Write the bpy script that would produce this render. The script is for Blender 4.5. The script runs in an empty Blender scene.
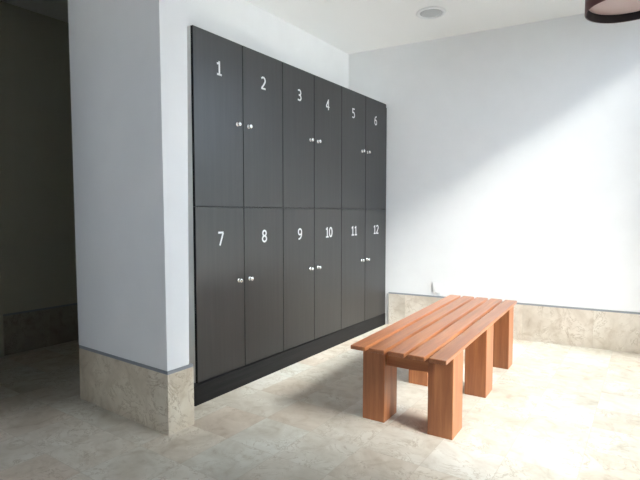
import bpy, bmesh, math, random
from mathutils import Vector, Matrix
random.seed(4)
S = bpy.context.scene
COL = S.collection
D = bpy.data

# ------------------------------------------------------------------ materials
def new_mat(name):
    m = D.materials.new(name); m.use_nodes = True
    nt = m.node_tree
    b = nt.nodes['Principled BSDF']
    return m, nt, b

def N(nt, kind, **kw):
    n = nt.nodes.new(kind)
    for k, v in kw.items():
        if k in n.inputs: n.inputs[k].default_value = v
        else: setattr(n, k, v)
    return n

def ramp(nt, fac, stops):
    r = nt.nodes.new('ShaderNodeValToRGB')
    el = r.color_ramp.elements
    while len(el) < len(stops): el.new(0.5)
    for e, (p, c) in zip(el, stops):
        e.position = p; e.color = (*c, 1)
    nt.links.new(fac, r.inputs['Fac'])
    return r.outputs['Color']

def mix(nt, fac, a, b, mode='MIX'):
    m = nt.nodes.new('ShaderNodeMix'); m.data_type = 'RGBA'; m.blend_type = mode
    for val, i in ((fac, 0), (a, 6), (b, 7)):
        if hasattr(val, 'links'): nt.links.new(val, m.inputs[i])
        elif i == 0: m.inputs[0].default_value = val
        else: m.inputs[i].default_value = (*val, 1)
    return m.outputs[2]

def math_node(nt, op, a, b=None):
    m = nt.nodes.new('ShaderNodeMath'); m.operation = op
    for i, v in enumerate((a, b)):
        if v is None: continue
        if hasattr(v, 'links'): nt.links.new(v, m.inputs[i])
        else: m.inputs[i].default_value = v
    return m.outputs[0]

def plain(name, col, rough=0.5, metal=0.0, bump=0.0, bscale=200.0, spec=0.5):
    m, nt, b = new_mat(name)
    tc = N(nt, 'ShaderNodeTexCoord')
    no = N(nt, 'ShaderNodeTexNoise', Scale=bscale, Detail=3.0)
    nt.links.new(tc.outputs['Object'], no.inputs['Vector'])
    c = ramp(nt, no.outputs['Fac'], [(0.3, tuple(x*0.985 for x in col)), (0.7, tuple(min(1, x*1.01) for x in col))])
    nt.links.new(c, b.inputs['Base Color'])
    b.inputs['Roughness'].default_value = rough
    b.inputs['Metallic'].default_value = metal
    b.inputs['Specular IOR Level'].default_value = spec
    if bump:
        bp = N(nt, 'ShaderNodeBump', Strength=bump, Distance=0.002)
        nt.links.new(no.outputs['Fac'], bp.inputs['Height'])
        nt.links.new(bp.outputs['Normal'], b.inputs['Normal'])
    return m

def stone(name, px, py, ox, oy, axes=('X', 'Y'), tint=(1, 1, 1), rough=0.34, tonevar=1.0, joint=0.004, grainx=1.0):
    """Cream travertine tiles laid on a grid in world metres."""
    m, nt, b = new_mat(name)
    g = N(nt, 'ShaderNodeNewGeometry')
    sep = N(nt, 'ShaderNodeSeparateXYZ'); nt.links.new(g.outputs['Position'], sep.inputs[0])
    u = math_node(nt, 'DIVIDE', math_node(nt, 'SUBTRACT', sep.outputs[axes[0]], ox), px)
    v = math_node(nt, 'DIVIDE', math_node(nt, 'SUBTRACT', sep.outputs[axes[1]], oy), py)
    fu, fv = math_node(nt, 'FLOOR', u), math_node(nt, 'FLOOR', v)
    cu, cv = math_node(nt, 'FRACT', u), math_node(nt, 'FRACT', v)
    cid = N(nt, 'ShaderNodeCombineXYZ'); nt.links.new(fu, cid.inputs[0]); nt.links.new(fv, cid.inputs[1])
    wn = N(nt, 'ShaderNodeTexWhiteNoise', noise_dimensions='3D'); nt.links.new(cid.outputs[0], wn.inputs['Vector'])
    # per-tile offset so the pattern breaks at the joints
    off = N(nt, 'ShaderNodeVectorMath', operation='SCALE'); nt.links.new(wn.outputs['Color'], off.inputs[0]); off.inputs['Scale'].default_value = 9.0
    add = N(nt, 'ShaderNodeVectorMath', operation='ADD'); nt.links.new(g.outputs['Position'], add.inputs[0]); nt.links.new(off.outputs[0], add.inputs[1])
    mp = N(nt, 'ShaderNodeMapping'); mp.inputs['Scale'].default_value = (1.0, grainx, 1.0)
    nt.links.new(add.outputs[0], mp.inputs['Vector'])
    n1 = N(nt, 'ShaderNodeTexNoise', Scale=3.2, Detail=6.0, Roughness=0.6, Distortion=0.8)
    n2 = N(nt, 'ShaderNodeTexNoise', Scale=7.5, Detail=7.0, Roughness=0.6, Distortion=1.2)
    n3 = N(nt, 'ShaderNodeTexNoise', Scale=5.0, Detail=6.0, Roughness=0.68, Distortion=1.5)
    for n in (n1, n2, n3): nt.links.new(mp.outputs[0], n.inputs['Vector'])
    t = lambda c: tuple(a*b_ for a, b_ in zip(c, tint))
    base = ramp(nt, n1.outputs['Fac'], [(0.28, t((0.53, 0.48, 0.415))), (0.5, t((0.655, 0.62, 0.565))), (0.72, t((0.73, 0.715, 0.675)))])
    fine = ramp(nt, n2.outputs['Fac'], [(0.30, (0.76, 0.70, 0.63)), (0.48, (0.97, 0.96, 0.945)), (0.7, (1.05, 1.045, 1.035))])
    c = mix(nt, 0.75, base, fine, 'MULTIPLY')
    # thin meandering brown veins and pits
    vein = math_node(nt, 'ABSOLUTE', math_node(nt, 'SUBTRACT', n3.outputs['Fac'], 0.5))
    vm = ramp(nt, vein, [(0.0, (1, 1, 1)), (0.020, (0, 0, 0))])
    gate = ramp(nt, n1.outputs['Fac'], [(0.44, (0, 0, 0)), (0.56, (0.75, 0.75, 0.75))])
    vfac = math_node(nt, 'MULTIPLY', vm, gate)
    c = mix(nt, vfac, c, t((0.36, 0.29, 0.21)))
    # tile to tile tone: some pinker, some greyer, some pale
    tone = ramp(nt, wn.outputs['Value'], [(0.0, (0.97, 0.88, 0.80)), (0.3, (0.95, 0.96, 0.93)), (0.6, (1.0, 0.96, 0.90)), (0.85, (0.97, 1.0, 0.98)), (1.0, (1.10, 1.12, 1.12))])
    c = mix(nt, tonevar, c, tone, 'MULTIPLY')
    # joints
    du = math_node(nt, 'MULTIPLY', math_node(nt, 'MINIMUM', cu, math_node(nt, 'SUBTRACT', 1.0, cu)), px)
    dv = math_node(nt, 'MULTIPLY', math_node(nt, 'MINIMUM', cv, math_node(nt, 'SUBTRACT', 1.0, cv)), py)
    d = math_node(nt, 'MINIMUM', du, dv)
    jm = math_node(nt, 'LESS_THAN', d, joint/2)
    c = mix(nt, math_node(nt, 'MULTIPLY', jm, 0.38), c, t((0.42, 0.36, 0.28)))
    nt.links.new(c, b.inputs['Base Color'])
    rr = ramp(nt, n2.outputs['Fac'], [(0.3, (rough+0.12,)*3), (0.7, (rough-0.04,)*3)])
    nt.links.new(rr, b.inputs['Roughness'])
    b.inputs['Specular IOR Level'].default_value = 0.4
    bp = N(nt, 'ShaderNodeBump', Strength=0.25, Distance=0.002)
    hh = math_node(nt, 'SUBTRACT', n2.outputs['Fac'], math_node(nt, 'MULTIPLY', jm, 0.8))
    nt.links.new(hh, bp.inputs['Height']); nt.links.new(bp.outputs['Normal'], b.inputs['Normal'])
    return m

def wood(name, dark, mid, light, axis, rough=0.38, scale=1.0, spec=0.5, coat=0.0, stretch=0.06, randomize=0.3):
    """Straight-grained timber, grain running along `axis` of the object."""
    m, nt, b = new_mat(name)
    tc = N(nt, 'ShaderNodeTexCoord'); oi = N(nt, 'ShaderNodeObjectInfo')
    sc = [14.0*scale]*3; sc['XYZ'.index(axis)] *= stretch
    rv = N(nt, 'ShaderNodeVectorMath', operation='SCALE')
    nt.links.new(oi.outputs['Random'], rv.inputs[0]); rv.inputs['Scale'].default_value = 7.0
    ad = N(nt, 'ShaderNodeVectorMath', operation='ADD')
    nt.links.new(tc.outputs['Object'], ad.inputs[0]); nt.links.new(rv.outputs[0], ad.inputs[1])
    mp = N(nt, 'ShaderNodeMapping'); mp.inputs['Scale'].default_value = sc
    nt.links.new(ad.outputs[0], mp.inputs['Vector'])
    n1 = N(nt, 'ShaderNodeTexNoise', Scale=1.0, Detail=5.0, Roughness=0.6, Distortion=0.4)
    n2 = N(nt, 'ShaderNodeTexNoise', Scale=5.0, Detail=4.0, Roughness=0.7)
    nt.links.new(mp.outputs[0], n1.inputs['Vector']); nt.links.new(mp.outputs[0], n2.inputs['Vector'])
    c = ramp(nt, n1.outputs['Fac'], [(0.3, dark), (0.5, mid), (0.7, light)])
    f = ramp(nt, n2.outputs['Fac'], [(0.3, (0.82, 0.80, 0.78)), (0.6, (1, 1, 1))])
    c = mix(nt, 0.7, c, f, 'MULTIPLY')
    rt = ramp(nt, oi.outputs['Random'], [(0.0, (1-randomize*0.5,)*3), (1.0, (1+randomize*0.4,)*3)])
    c = mix(nt, 1.0, c, rt, 'MULTIPLY')
    nt.links.new(c, b.inputs['Base Color'])
    b.inputs['Roughness'].default_value = rough
    b.inputs['Specular IOR Level'].default_value = spec
    b.inputs['Coat Weight'].default_value = coat
    b.inputs['Coat Roughness'].default_value = 0.3
    bp = N(nt, 'ShaderNodeBump', Strength=0.12, Distance=0.001)
    nt.links.new(n2.outputs['Fac'], bp.inputs['Height']); nt.links.new(bp.outputs['Normal'], b.inputs['Normal'])
    return m

M = {}
M['wall'] = plain('white wall paint', (0.825, 0.83, 0.84), 0.7, bscale=6)
M['corridor'] = plain('olive grey corridor paint', (0.55, 0.54, 0.45), 0.75)
M['ceiling'] = plain('white ceiling paint', (0.86, 0.86, 0.85), 0.8)
M['floor'] = stone('travertine floor tiles', 0.331, 0.3275, -1.572, 1.228)
M['skirt_x'] = stone('travertine skirting slabs', 0.60, 5.0, -2.21, -1.0, axes=('X', 'Z'), tint=(1.10, 1.07, 1.06), joint=0.003, tonevar=0.5)
M['skirt_pier'] = stone('warm travertine slabs', 0.95, 5.0, -3.142, -1.0, axes=('X', 'Z'), tint=(1.0, 0.955, 0.87), joint=0.003, tonevar=0.4)
M['skirt_y'] = stone('travertine skirting slabs along', 0.60, 5.0, 1.70, -1.0, axes=('Y', 'Z'), tint=(0.6, 0.6, 0.58), joint=0.003, tonevar=0.5)  # darker tint: the corridor's shade is put into the stone colour
M['profile'] = plain('grey metal edge profile', (0.31, 0.33, 0.36), 0.45, metal=0.3)
M['locker'] = wood('dark wenge laminate', (0.009, 0.0085, 0.0087), (0.0145, 0.0138, 0.014), (0.021, 0.0195, 0.0195), 'Z', rough=0.38, scale=3.0, spec=1.0, stretch=0.035, randomize=0.12)
M['plinth'] = wood('black brown plinth laminate', (0.010, 0.010, 0.010), (0.014, 0.0135, 0.0135), (0.019, 0.018, 0.018), 'Y', rough=0.55, scale=3.0, spec=0.12, stretch=0.035, randomize=0.05)
M['edge'] = plain('black shadow edging', (0.006, 0.006, 0.006), 0.6, spec=0.2)
M['carcass'] = plain('light grey melamine', (0.78, 0.79, 0.78), 0.5)
M['digit'] = plain('white vinyl digit', (0.88, 0.88, 0.88), 0.5)
M['chrome'] = plain('polished chrome', (0.86, 0.86, 0.87), 0.16, metal=1.0)
W = ((0.28, 0.094, 0.034), (0.39, 0.140, 0.052), (0.50, 0.208, 0.082))
M['slat'] = wood('oiled hardwood slat', *W, 'Y', rough=0.38, scale=1.6, coat=0.6)
M['leg'] = wood('oiled hardwood leg', *W, 'Z', rough=0.45, scale=1.6, coat=0.3)
M['rail'] = wood('oiled hardwood rail', *W, 'X', rough=0.45, scale=1.6)
M['shade'] = plain('dark maroon lamp shade', (0.115, 0.045, 0.045), 0.35)
M['shade_in'] = plain('black brown shade lining', (0.012, 0.006, 0.006), 0.5)
M['diffuser'] = plain('pinkish opal diffuser', (0.52, 0.40, 0.38), 0.4)
M['cord'] = plain('black flex', (0.02, 0.02, 0.02), 0.5)
M['lens'] = plain('frosted grey lens', (0.44, 0.46, 0.47), 0.35)
M['white_metal'] = plain('white enamel', (0.78, 0.79, 0.79), 0.4)
M['plastic'] = plain('white switch plastic', (0.85, 0.85, 0.86), 0.3)
M['screen'] = plain('dark green grey garden wall', (0.09, 0.105, 0.09), 0.9, bump=0.3, bscale=20)  # for the added outside wall, kept dark so it bounces little light
M['alu'] = plain('grey window aluminium', (0.35, 0.36, 0.37), 0.4, metal=0.6)
M['terrace'] = plain('pale terrace paving', (0.42, 0.41, 0.40), 0.8, bump=0.2, bscale=30)

def glass():
    m = D.materials.new('clear window glass'); m.use_nodes = True
    nt = m.node_tree; nt.nodes.clear()
    o = N(nt, 'ShaderNodeOutputMaterial'); t = N(nt, 'ShaderNodeBsdfTransparent'); g = N(nt, 'ShaderNodeBsdfGlossy', Roughness=0.0)
    t.inputs['Color'].default_value = (0.95, 0.97, 0.96, 1)
    fr = N(nt, 'ShaderNodeFresnel', IOR=1.45); mx = N(nt, 'ShaderNodeMixShader')
    nt.links.new(fr.outputs[0], mx.inputs[0]); nt.links.new(t.outputs[0], mx.inputs[1]); nt.links.new(g.outputs[0], mx.inputs[2])
    nt.links.new(mx.outputs[0], o.inputs[0])
    return m
M['glass'] = glass()

# ------------------------------------------------------------------ mesh helpers
def bm_box(bm, lo, hi, mi=0):
    x0, y0, z0 = lo; x1, y1, z1 = hi
    v = [bm.verts.new(p) for p in ((x0,y0,z0),(x1,y0,z0),(x1,y1,z0),(x0,y1,z0),(x0,y0,z1),(x1,y0,z1),(x1,y1,z1),(x0,y1,z1))]
    fs = []
    for q in ((3,2,1,0),(4,5,6,7),(0,1,5,4),(1,2,6,5),(2,3,7,6),(3,0,4,7)):
        f = bm.faces.new([v[i] for i in q]); f.material_index = mi; fs.append(f)
    return v, fs

def bm_prism(bm, poly, z0, z1, lean=0.0, top=None):
    """poly counter-clockwise in plan."""
    b = [bm.verts.new((x, y, z0)) for x, y in poly]; t = [bm.verts.new((x+lean, y, z1)) for x, y in (top or poly)]
    n = len(poly)
    bm.faces.new(b[::-1]); bm.faces.new(t)
    for i in range(n): bm.faces.new((b[i], b[(i+1) % n], t[(i+1) % n], t[i]))

def bm_lathe(bm, prof, seg=32, axis='Z', mi=None):
    """revolve (radius, height) points; a zero radius closes the end."""
    rings = []
    for r, h in prof:
        if r <= 1e-6:
            rings.append([bm.verts.new((0, 0, h))])
        else:
            rings.append([bm.verts.new((r*math.cos(2*math.pi*k/seg), r*math.sin(2*math.pi*k/seg), h)) for k in range(seg)])
    for i in range(len(rings)-1):
        a, b = rings[i], rings[i+1]
        for k in range(seg):
            k2 = (k+1) % seg
            if len(a) == 1 and len(b) == 1: continue
            if len(a) == 1: f = bm.faces.new((a[0], b[k2], b[k]))
            elif len(b) == 1: f = bm.faces.new((a[k], a[k2], b[0]))
            else: f = bm.faces.new((a[k], a[k2], b[k2], b[k]))
            f.smooth = True
            if mi: f.material_index = mi[i]
    if axis == 'X': bm.transform(Matrix.Rotation(math.pi/2, 4, 'Y'))
    bmesh.ops.recalc_face_normals(bm, faces=bm.faces)

def link(name, bm, mats, parent=None, loc=(0, 0, 0), bevel=0.0, seg=2, sharp=False):
    me = D.meshes.new(name)
    if bevel:
        bmesh.ops.bevel(bm, geom=list(bm.edges), offset=bevel, segments=seg, profile=0.5, affect='EDGES')
    bm.normal_update(); bm.to_mesh(me); bm.free()
    for m in (mats if isinstance(mats, (list, tuple)) else [mats]): me.materials.append(m)
    o = D.objects.new(name, me); COL.objects.link(o)
    o.location = loc
    if parent: o.parent = parent
    return o

def empty(name, loc, label, cat, group=None, rz=0.0):
    o = D.objects.new(name, None); COL.objects.link(o)
    o.empty_display_size = 0.1
    o.location = loc; o.rotation_euler = (0, 0, rz)
    return tag(o, label, cat, group)

def tag(o, label, cat, group=None):
    o['label'] = label; o['category'] = cat
    if group: o['group'] = group
    return o

def struct(name, bm, mats, label, cat, bevel=0.0):
    o = link(name, bm, mats, bevel=bevel); o['kind'] = 'structure'
    return tag(o, label, cat)

def boxes(*bs):
    bm = bmesh.new()
    for lo, hi in bs: bm_box(bm, lo, hi)
    return bm

# ------------------------------------------------------------------ room shell
H = 3.06            # ceiling height
XR = 0.38           # window wall
XL = -2.91          # wall behind the lockers
XC = -4.65          # corridor wall
YB = -1.60          # wall behind the viewpoint
YN = 1.24           # end of the added near left wall (corridor mouth starts here)
SK = 0.366          # stone skirting height
ang = math.radians(5.648)
def back(x, off=0.0):       # y of the (slightly oblique) end wall at x; off steps behind the stone face
    return 4.861 + (x + 2.343)*math.tan(ang) + 0.03 + off/math.cos(ang)

struct('floor', boxes(((-4.95, YB-0.2, -0.12), (XR+0.2, 5.55, 0.0))), M['floor'], 'cream travertine tiled floor', 'floor')
struct('ceiling', boxes(((-4.95, YB-0.2, H), (XR+0.2, 5.55, H+0.15))), M['ceiling'], 'plain white ceiling', 'ceiling')

bm = bmesh.new()
bm_prism(bm, [(-3.05, back(-3.05, 0.012)), (XR+0.2, back(XR+0.2, 0.012)), (XR+0.2, 5.5), (-3.05, 5.5)], 0, H)
struct('wall_back', bm, M['wall'], 'white end wall behind the slatted bench', 'wall')
bm = bmesh.new()
bm_prism(bm, [(-2.40, back(-2.40, 0)), (XR, back(XR, 0)), (XR, back(XR, 0.012)), (-2.40, back(-2.40, 0.012))], 0, SK-0.016)
struct('baseboard_back', bm, M['skirt_x'], 'tall travertine skirting along the white end wall', 'skirting')
bm = bmesh.new()
bm_prism(bm, [(-2.40, back(-2.40, 0.001)), (XR, back(XR, 0.001)), (XR, back(XR, 0.012)), (-2.40, back(-2.40, 0.012))], SK-0.016, SK)
struct('trim_1', bm, M['profile'], 'thin grey metal profile on top of the end wall skirting', 'trim')

struct('wall_left', boxes(((XL-0.14, 1.96, 0), (XL, 4.87, H))), M['wall'], 'white wall behind the lockers', 'wall')

# free-standing pier left of the lockers
pier = [(-3.142, 1.740), (-2.200, 1.719), (-2.200, 1.905), (-3.142, 1.926)]
def inset(p, d):
    (a, b, c, e) = p
    return [(a[0]+d, a[1]+d), (b[0]-d, b[1]+d), (c[0]-d, c[1]-d), (e[0]+d, e[1]-d)]
bm = bmesh.new(); bm_prism(bm, [(-3.150, 1.744), (-2.207, 1.723), (-2.207, 1.878), (-3.150, 1.899)], SK, H,
         top=[(-3.170, 1.744), (-2.226, 1.723), (-2.226, 1.925), (-3.170, 1.946)])
struct('wall_pier', bm, M['wall'], 'white painted wall pier left of the lockers', 'wall pier')
bm = bmesh.new(); bm_prism(bm, pier, 0, SK-0.020)
struct('baseboard_pier', bm, M['skirt_pier'], 'travertine skirting wrapped round the white wall pier', 'skirting')
bm = bmesh.new(); bm_prism(bm, inset(pier, 0.002), SK-0.020, SK)
struct('trim_2', bm, M['profile'], 'grey metal profile on top of the pier skirting', 'trim')

# dark corridor behind the pier
struct('wall_corridor', boxes(((XC-0.15, YB, 0), (XC, 3.4, H))), M['corridor'], 'dark olive-grey corridor wall at far left', 'wall')
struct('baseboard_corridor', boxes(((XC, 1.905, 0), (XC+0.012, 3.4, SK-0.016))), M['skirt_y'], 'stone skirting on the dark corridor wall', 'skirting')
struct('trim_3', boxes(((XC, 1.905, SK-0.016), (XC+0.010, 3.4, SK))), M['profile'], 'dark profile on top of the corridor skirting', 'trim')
struct('trim_4', boxes(((XC, 1.60, 0), (XC+0.03, 1.890, H))), M['corridor'], 'pale door casing at the left picture edge', 'trim')
struct('wall_corridor_end', boxes(((XC, 3.4, 0), (XL-0.14, 3.55, H))), M['corridor'], 'end wall of the dark corridor', 'wall')
# room behind the viewpoint; its window and left wall are added for the light
NX0, NX1, NZ0, NZ1 = -2.2, -1.2, 1.2, 2.1
struct('wall_near', boxes(((XC-0.15, YB-0.15, 0), (NX0, YB, H)), ((NX1, YB-0.15, 0), (XR+0.2, YB, H)),
                          ((NX0, YB-0.15, 0), (NX1, YB, NZ0)), ((NX0, YB-0.15, NZ1), (NX1, YB, H))), M['wall'], 'white wall behind the viewpoint', 'wall')
w2 = struct('window_fill', boxes(((NX0, YB-0.10, NZ0), (NX1, YB-0.04, NZ0+0.05)), ((NX0, YB-0.10, NZ1-0.05), (NX1, YB-0.04, NZ1)),
                              ((NX0, YB-0.10, NZ0+0.05), (NX0+0.05, YB-0.04, NZ1-0.05)), ((NX1-0.05, YB-0.10, NZ0+0.05), (NX1, YB-0.04, NZ1-0.05))), M['alu'], 'small window added behind the viewpoint to brighten the pier', 'window')  # added window, gives fill light on the pier front
link('window_pane', boxes(((NX0+0.05, YB-0.073, NZ0+0.05), (NX1-0.05, YB-0.067, NZ1-0.05))), M['glass'], parent=w2)
struct('wall_added_left', boxes(((-3.34, YB, 0), (-3.20, YN, H))), M['wall'], 'white unseen wall added left of the viewpoint to darken the corridor', 'wall')  # added to keep room light out of the corridor

# window wall, out of frame on the right: tall glazed opening
WY0, WY1, WZ0, WZ1 = 2.00, 5.00, 0.0, 3.00
struct('wall_right', boxes(((XR, YB, 0), (XR+0.2, WY0, H)), ((XR, WY1, 0), (XR+0.2, 5.3, H)),
                           ((XR, WY0, WZ1), (XR+0.2, WY1, H))), M['wall'], 'white window wall right of the frame', 'wall')
fr = []
t = 0.05
fr.append(((XR+0.06, WY0, 0), (XR+0.12, WY1, t))); fr.append(((XR+0.06, WY0, WZ1-t), (XR+0.12, WY1, WZ1)))
nm = 2
for k in range(nm+1):
    y = WY0 + (WY1-WY0-t)*k/nm
    fr.append(((XR+0.06, y, t), (XR+0.12, y+t, WZ1-t)))
w = struct('window_1', boxes(*fr), M['alu'], 'tall glazed opening in the right wall, outside the frame', 'window')
for k in range(nm):
    y0 = WY0 + (WY1-WY0-t)*k/nm + t; y1 = WY0 + (WY1-WY0-t)*(k+1)/nm
    link('window_pane', boxes(((XR+0.087, y0, t), (XR+0.093, y1, WZ1-t))), M['glass'], parent=w)
struct('ground', boxes(((XR+0.2, -8, -0.14), (14, 16, -0.03)), ((-12, -8, -0.14), (XR+0.2, YB-0.2, -0.03))), M['terrace'], 'pale terrace outside the window', 'ground')

struct('wall_sky_block', boxes(((4.4, -8, -0.03), (4.6, 12, 2.9))), M['screen'], 'garden wall added across the terrace to block low sky, unseen', 'wall')  # unseen wall added to cut level sky light through the opening

# ------------------------------------------------------------------ lockers
LX = -2.426          # plane of the door fronts
LY0, PITCH = 2.134, 0.4520
EDGES = [0.0, 0.452, 0.904, 1.338, 1.788, 2.252, 2.712]      # door seams along the bank
KZ, MZ, TZ = 0.130, 1.291, 2.436

def arc(cx, cy, rx, ry, a0, a1, n=18):
    return [(cx + rx*math.cos(math.radians(a0+(a1-a0)*i/n)), cy + ry*math.sin(math.radians(a0+(a1-a0)*i/n))) for i in range(n+1)]
# pen strokes of the humanist sans digits: unit height, pen centre lines
GLYPH = {
    '0': [arc(.30, .5, .235, .44, 90, 450, 36)],
    '1': [[(.33, 0), (.33, 1.0)], [(.345, .925), (.24, .83), (.10, .80)], [(.10, .055), (.56, .055)]],
    '2': [[(.06, .83)] + arc(.28, .70, .23, .24, 120, -35, 16) + [(.30, .32), (.08, .07)], [(.035, .055), (.56, .055)]],
    '3': [[(.07, .90)] + arc(.27, .725, .21, .215, 100, -90, 16), [(.18, .51), (.27, .51)], arc(.27, .285, .24, .225, 90, -95, 16) + [(.05, .10)]],
    '4': [[(.43, 0), (.43, 1.0)], [(.42, .95), (.06, .34)], [(.02, .285), (.60, .285)]],
    '5': [[(.12, .945), (.52, .945)], [(.135, 1.0), (.135, .50)], [(.13, .56)] + arc(.28, .32, .235, .265, 95, -95, 18) + [(.06, .085)]],
    '6': [[(.52, .94), (.42, .945)] + arc(.46, .46, .39, .48, 100, 180, 14) + arc(.31, .31, .235, .26, 180, 540, 32)],
    '7': [[(.04, .945), (.56, .945)], [(.53, .93), (.19, 0)]],
    '8': [arc(.31, .735, .205, .21, 0, 360, 30), arc(.31, .28, .245, .23, 0, 360, 32)],
    '9': [[(.10, .06), (.20, .055)] + arc(.16, .54, .39, .48, -80, 0, 14) + arc(.31, .69, .235, .26, 0, 360, 32)],
}
def digit_mesh(ch, parent, y0, cz, height=0.093, pen=0.142, squeeze=1.0):
    bm = bmesh.new()
    hw = pen/2
    for st in GLYPH[ch]:
        lv, rv = [], []
        n = len(st)
        for i, p in enumerate(st):
            a = Vector(st[max(i-1, 0)]); c = Vector(st[min(i+1, n-1)])
            closed = (Vector(st[0]) - Vector(st[-1])).length < 1e-6
            if closed and i in (0, n-1): a, c = Vector(st[-2]), Vector(st[1])
            dr = (c-a).normalized(); nm = Vector((-dr.y, dr.x))
            lv.append(Vector(p) + nm*hw); rv.append(Vector(p) - nm*hw)
        for i in range(n-1):
            q = (rv[i], rv[i+1], lv[i+1], lv[i])
            lo = [bm.verts.new((0.0, v.x, v.y)) for v in q]; hi = [bm.verts.new((0.0012, v.x, v.y)) for v in q]
            bm.faces.new(hi); bm.faces.new(lo[::-1])
            for j in range(4): bm.faces.new((lo[j], lo[(j+1) % 4], hi[(j+1) % 4], hi[j]))
    bmesh.ops.remove_doubles(bm, verts=bm.verts, dist=1e-5)
    s = height
    for v in bm.verts:
        v.co.y = (v.co.y - 0.31)*s*squeeze; v.co.z = (v.co.z - 0.5)*s
    return link('digit', bm, M['digit'], parent, (0.0003, y0, cz))

def knob_bm():
    bm = bmesh.new()
    bm_lathe(bm, [(0, 0), (0.0155, 0), (0.0155, 0.003), (0.0125, 0.0055), (0.006, 0.007), (0.0055, 0.013), (0.010, 0.017), (0.0145, 0.021),
                  (0.0155, 0.026), (0.0135, 0.030), (0.008, 0.0325), (0, 0.033)], 24, 'X')
    return bm

lab_pos = {1: 'at the top left end of the bank', 2: 'second from the left in the top row', 3: 'third from the left in the top row',
           4: 'fourth from the left in the top row', 5: 'next to the last in the top row', 6: 'in the top row by the end wall',
           7: 'at the bottom left end beside the pier', 8: 'below number 2', 9: 'below number 3', 10: 'below number 4', 11: 'below number 5',
           12: 'in the bottom row by the end wall'}
for row in (0, 1):
    for k in range(6):
        n = 1 + k + 6*row
        z0, z1 = (MZ+0.0004, TZ) if row == 0 else (KZ+0.001, MZ-0.0004)
        y0 = LY0 + EDGES[k]; y1 = LY0 + EDGES[k+1]
        t_ = empty('locker', (LX, y0, z0), 'dark wood-grain locker with white number %d, %s' % (n, lab_pos[n]), 'locker', 'numbered lockers in the bank of twelve')
        h = z1 - z0; wd = y1 - y0
        # open-fronted light grey carcass: two sides, top, bottom, back
        cb = bmesh.new(); th = 0.018; xb, xf = -0.44, -0.0225
        for lo, hi in (((xb, 0.0006, 0), (xf, th, h)), ((xb, wd-th, 0), (xf, wd-0.0006, h)),
                       ((xb, th, 0), (xf, wd-th, th)), ((xb, th, h-th), (xf, wd-th, h)), ((xb, th, th), (xb+0.008, wd-th, h-th))):
            bm_box(cb, lo, hi)
        # dark strips on the carcass front, painting in the shadow gap behind the doors
        for lo, hi in (((xf, 0.0008, 0), (xf+0.0015, th, h)), ((xf, wd-th, 0), (xf+0.0015, wd-0.0008, h)),
                       ((xf, th, 0), (xf+0.0015, wd-th, th)), ((xf, th, h-th), (xf+0.0015, wd-th, h))):
            bm_box(cb, lo, hi, 1)
        link('carcass', cb, [M['carcass'], M['edge']], t_)
        # door: front face in wenge laminate, thin black edge band
        gp = 0.0021
        db = bmesh.new()
        bm_box(db, (-0.020, gp if k else -0.001, 0.0012), (0.0, wd-gp, h-0.0012))
        bmesh.ops.bevel(db, geom=list(db.edges), offset=0.0012, segments=1, affect='EDGES')
        for f in db.faces:
            f.material_index = 0 if f.normal.x > 0.9 else 1
        d = link('door', db, [M['locker'], M['edge']], t_)
        txt = str(n)
        for i, ch in enumerate(txt):
            digit_mesh(ch, d, (0.223 if k < 3 else wd/2 + (0.008 if row else -0.014)) + (i - (len(txt)-1)/2)*0.060, (2.220 if row == 0 else 1.075) - z0)
        # cam-lock knobs sit beside every second seam
        ky = (wd-0.056 if k % 2 == 0 else 0.058) - (0.018 if k > 3 else 0.004)
        link('knob', knob_bm(), M['chrome'], d, (0, ky, (1.873 if row == 0 else 0.769) - z0))['label'] = 'round chrome lock knob'

yE = LY0 + 6*PITCH
pb = bmesh.new()
bm_prism(pb, [(LX-0.43, 2.085), (LX+0.030, 2.085), (LX-0.001, yE+0.02), (LX-0.43, yE+0.02)], 0, KZ)
pl = link('plinth', pb, M['plinth'], bevel=0.001, seg=1)
tag(pl, 'long black-brown plinth on the floor under all the lockers', 'plinth')
fl = link('filler_panel', boxes(((LX-0.07, yE+0.0015, KZ+0.001), (LX-0.004, yE+0.02, 2.398))), M['locker'], bevel=0.001, seg=1)
tag(fl, 'narrow dark filler panel between the lockers and the end wall', 'panel')

# ------------------------------------------------------------------ slatted bench
th = math.radians(1.6)
bench = empty('slatted_bench', (-0.863, 2.560, 0), 'red-brown slatted hardwood bench on six chunky legs', 'bench', rz=th)
def ztop(y): return 0.480 + 0.0180*(y + 0.1)       # the seat rises very slightly towards the far end
ST = 0.024
def slat(k):
    x1 = -0.002 - 0.119*(4-k) + 0.004; x0 = x1 - 0.096
    ya, yb = -0.132, 1.725
    xm, ym = (x0+x1)/2, (ya+yb)/2
    bm = bmesh.new()
    v, _ = bm_box(bm, (x0-xm, ya-ym, 0), (x1-xm, yb-ym, 0))
    for i, q in enumerate(v):
        q.co.z = ztop(q.co.y+ym) - (ST if i < 4 else 0)
    link('slat', bm, M['slat'], bench, (xm, ym, 0), bevel=0.004, seg=2)
for k in range(5): slat(k)
LW = 0.144
legs_y = [(0.0, 0.185), (0.725, 0.19), (1.44, 0.165)]
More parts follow.
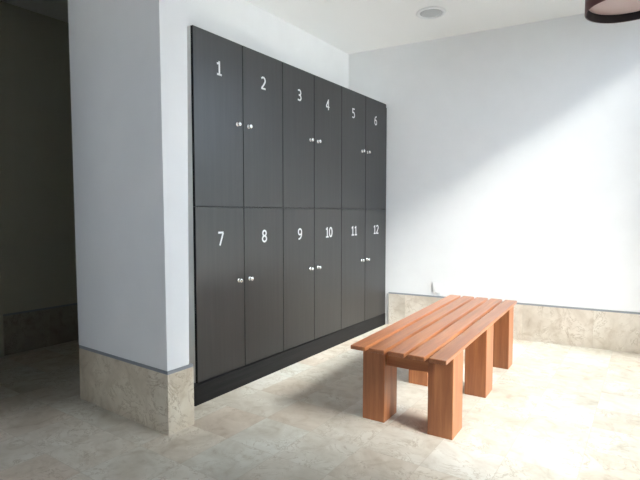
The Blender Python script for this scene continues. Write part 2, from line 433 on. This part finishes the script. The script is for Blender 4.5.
for y, dp in legs_y:
    for side in (0, 1):
        x0, x1 = (-0.556, -0.556+LW) if side == 0 else (-LW-0.001, -0.001)
        bm = bmesh.new()
        v, _ = bm_box(bm, (x0-(x0+x1)/2, -dp/2, 0), (x1-(x0+x1)/2, dp/2, 1))
        for i, q in enumerate(v):
            if i >= 4: q.co.z = ztop(y+dp/2+q.co.y) - ST - 0.0005
        link('leg', bm, M['leg'], bench, ((x0+x1)/2, y+dp/2, 0), bevel=0.003, seg=2)
    # rail joining the two legs under the slats
    ra, rb = y+0.035, y+0.08
    bm = bmesh.new()
    v, _ = bm_box(bm, (-0.1335, -0.0225, 0), (0.1335, 0.0225, 1))
    for i, q in enumerate(v):
        q.co.z = (ztop(y+0.0575+q.co.y) - ST - 0.0005) if i >= 4 else ztop(y)-ST-0.118
    link('rail', bm, M['rail'], bench, (-0.2785, y+0.0575, 0), bevel=0.002, seg=1)

# ------------------------------------------------------------------ pendant lamp (top right)
px_, py_, pz_, pr = -0.121, 3.002, 2.30, 0.2055
lamp = empty('pendant_lamp', (px_, py_, pz_), 'dark maroon drum pendant lamp hanging from the ceiling at top right', 'pendant lamp')
bm = bmesh.new()
hs = 0.24
bm_lathe(bm, [(pr-0.006, 0.0), (pr, 0.0), (pr, hs), (0.03, hs+0.012), (0.03, hs+0.006), (pr-0.006, hs-0.006), (pr-0.006, 0.0)], 72, mi=[0, 0, 0, 0, 1, 1])
link('lamp_shade', bm, [M['shade'], M['shade_in']], lamp)
bm = bmesh.new()
bm_lathe(bm, [(0, 0.037), (pr-0.030, 0.037), (pr-0.014, 0.040), (pr-0.010, 0.048), (pr-0.014, 0.054), (0, 0.056)], 64)
o = link('diffuser', bm, M['diffuser'], lamp); o['label'] = 'pale pinkish diffuser disc inside the shade'
bm = bmesh.new(); bm_lathe(bm, [(0, hs+0.0), (0.028, hs+0.0), (0.028, hs+0.03), (0.004, hs+0.05), (0.004, H-pz_-0.03), (0, H-pz_-0.03)], 16)
link('cord', bm, M['cord'], lamp)
bm = bmesh.new(); bm_lathe(bm, [(0, H-pz_-0.03), (0.05, H-pz_-0.028), (0.055, H-pz_-0.001), (0, H-pz_-0.001)], 32)
link('ceiling_rose', bm, M['shade'], lamp)

# ------------------------------------------------------------------ recessed downlight in the ceiling
dl = empty('recessed_downlight', (-1.70, 4.278, H), 'round recessed ceiling downlight with a grey lens, switched off', 'downlight')
bm = bmesh.new()
bm_lathe(bm, [(0.098, -0.001), (0.132, -0.001), (0.136, -0.006), (0.128, -0.012), (0.110, -0.014), (0.102, -0.010), (0.098, -0.001)], 56)
link('trim_ring', bm, M['white_metal'], dl)
bm = bmesh.new()
bm_lathe(bm, [(0, -0.0085), (0.07, -0.0082), (0.0975, -0.006), (0.0975, -0.001), (0, -0.001)], 48)
link('lens', bm, M['lens'], dl)

# ------------------------------------------------------------------ wall socket above the end-wall skirting
sx_ = -1.862
so = empty('wall_socket', (sx_, back(sx_, 0.012), 0.400), 'white wall socket plate low on the end wall, just above the skirting', 'wall socket', rz=ang)
link('face_plate', boxes(((-0.045, -0.009, 0), (0.045, -0.0005, 0.105))), M['plastic'], so, bevel=0.003)
link('socket_insert', boxes(((-0.028, -0.0115, 0.024), (0.028, -0.0092, 0.081))), M['plastic'], so, bevel=0.0015, seg=1)

# ------------------------------------------------------------------ light
wld = D.worlds.new('sky'); S.world = wld; wld.use_nodes = True
nt = wld.node_tree; nt.nodes.clear()
out = N(nt, 'ShaderNodeOutputWorld'); bg = N(nt, 'ShaderNodeBackground'); sk = N(nt, 'ShaderNodeTexSky', sky_type='HOSEK_WILKIE')
sk.turbidity = 5.0; sk.ground_albedo = 0.4
sk.sun_direction = Vector((-0.5, -0.35, 0.75)).normalized()
hz = mix(nt, 0.8, sk.outputs['Color'], (0.85, 0.96, 1.17))
nt.links.new(hz, bg.inputs['Color']); bg.inputs['Strength'].default_value = 3.2
nt.links.new(bg.outputs[0], out.inputs[0])
def portal(loc, rz, wd, ht):      # tells the renderer where daylight comes in
    la = D.lights.new('window_daylight', 'AREA'); la.shape = 'RECTANGLE'; la.size = wd; la.size_y = ht
    la.cycles.is_portal = True
    o = D.objects.new('window_daylight', la); COL.objects.link(o)
    o.location = loc; o.rotation_euler = (math.radians(90), 0, math.radians(rz))
portal((XR+0.21, (WY0+WY1)/2, (WZ0+WZ1)/2), 90, WY1-WY0, WZ1-WZ0)
portal(((NX0+NX1)/2, YB-0.16, (NZ0+NZ1)/2), 0, NX1-NX0, NZ1-NZ0)  # portal for the added window
su = D.lights.new('sun', 'SUN'); su.energy = 24.0; su.angle = math.radians(60); su.color = (1.0, 0.975, 0.95)
so_ = D.objects.new('sun', su); COL.objects.link(so_)
so_.location = (6, 0, 8)
so_.rotation_euler = Vector((-1.0, 0.42, -1.75)).to_track_quat('-Z', 'Y').to_euler()

# ------------------------------------------------------------------ camera and view
cam = D.cameras.new('camera'); co = D.objects.new('camera', cam); COL.objects.link(co)
cam.sensor_width = 36; cam.lens = 485/640*36; cam.clip_start = 0.05
co.location = (0, 0, 1.25)
co.rotation_euler = (math.radians(90-3.1864), 0, math.radians(34.2713))
S.camera = co
S.view_settings.view_transform = 'Standard'; S.view_settings.look = 'None'
S.view_settings.gamma = 1.0; S.view_settings.use_curve_mapping = False
S.view_settings.exposure = 1.62
S.cycles.diffuse_bounces = 8; S.cycles.max_bounces = 12
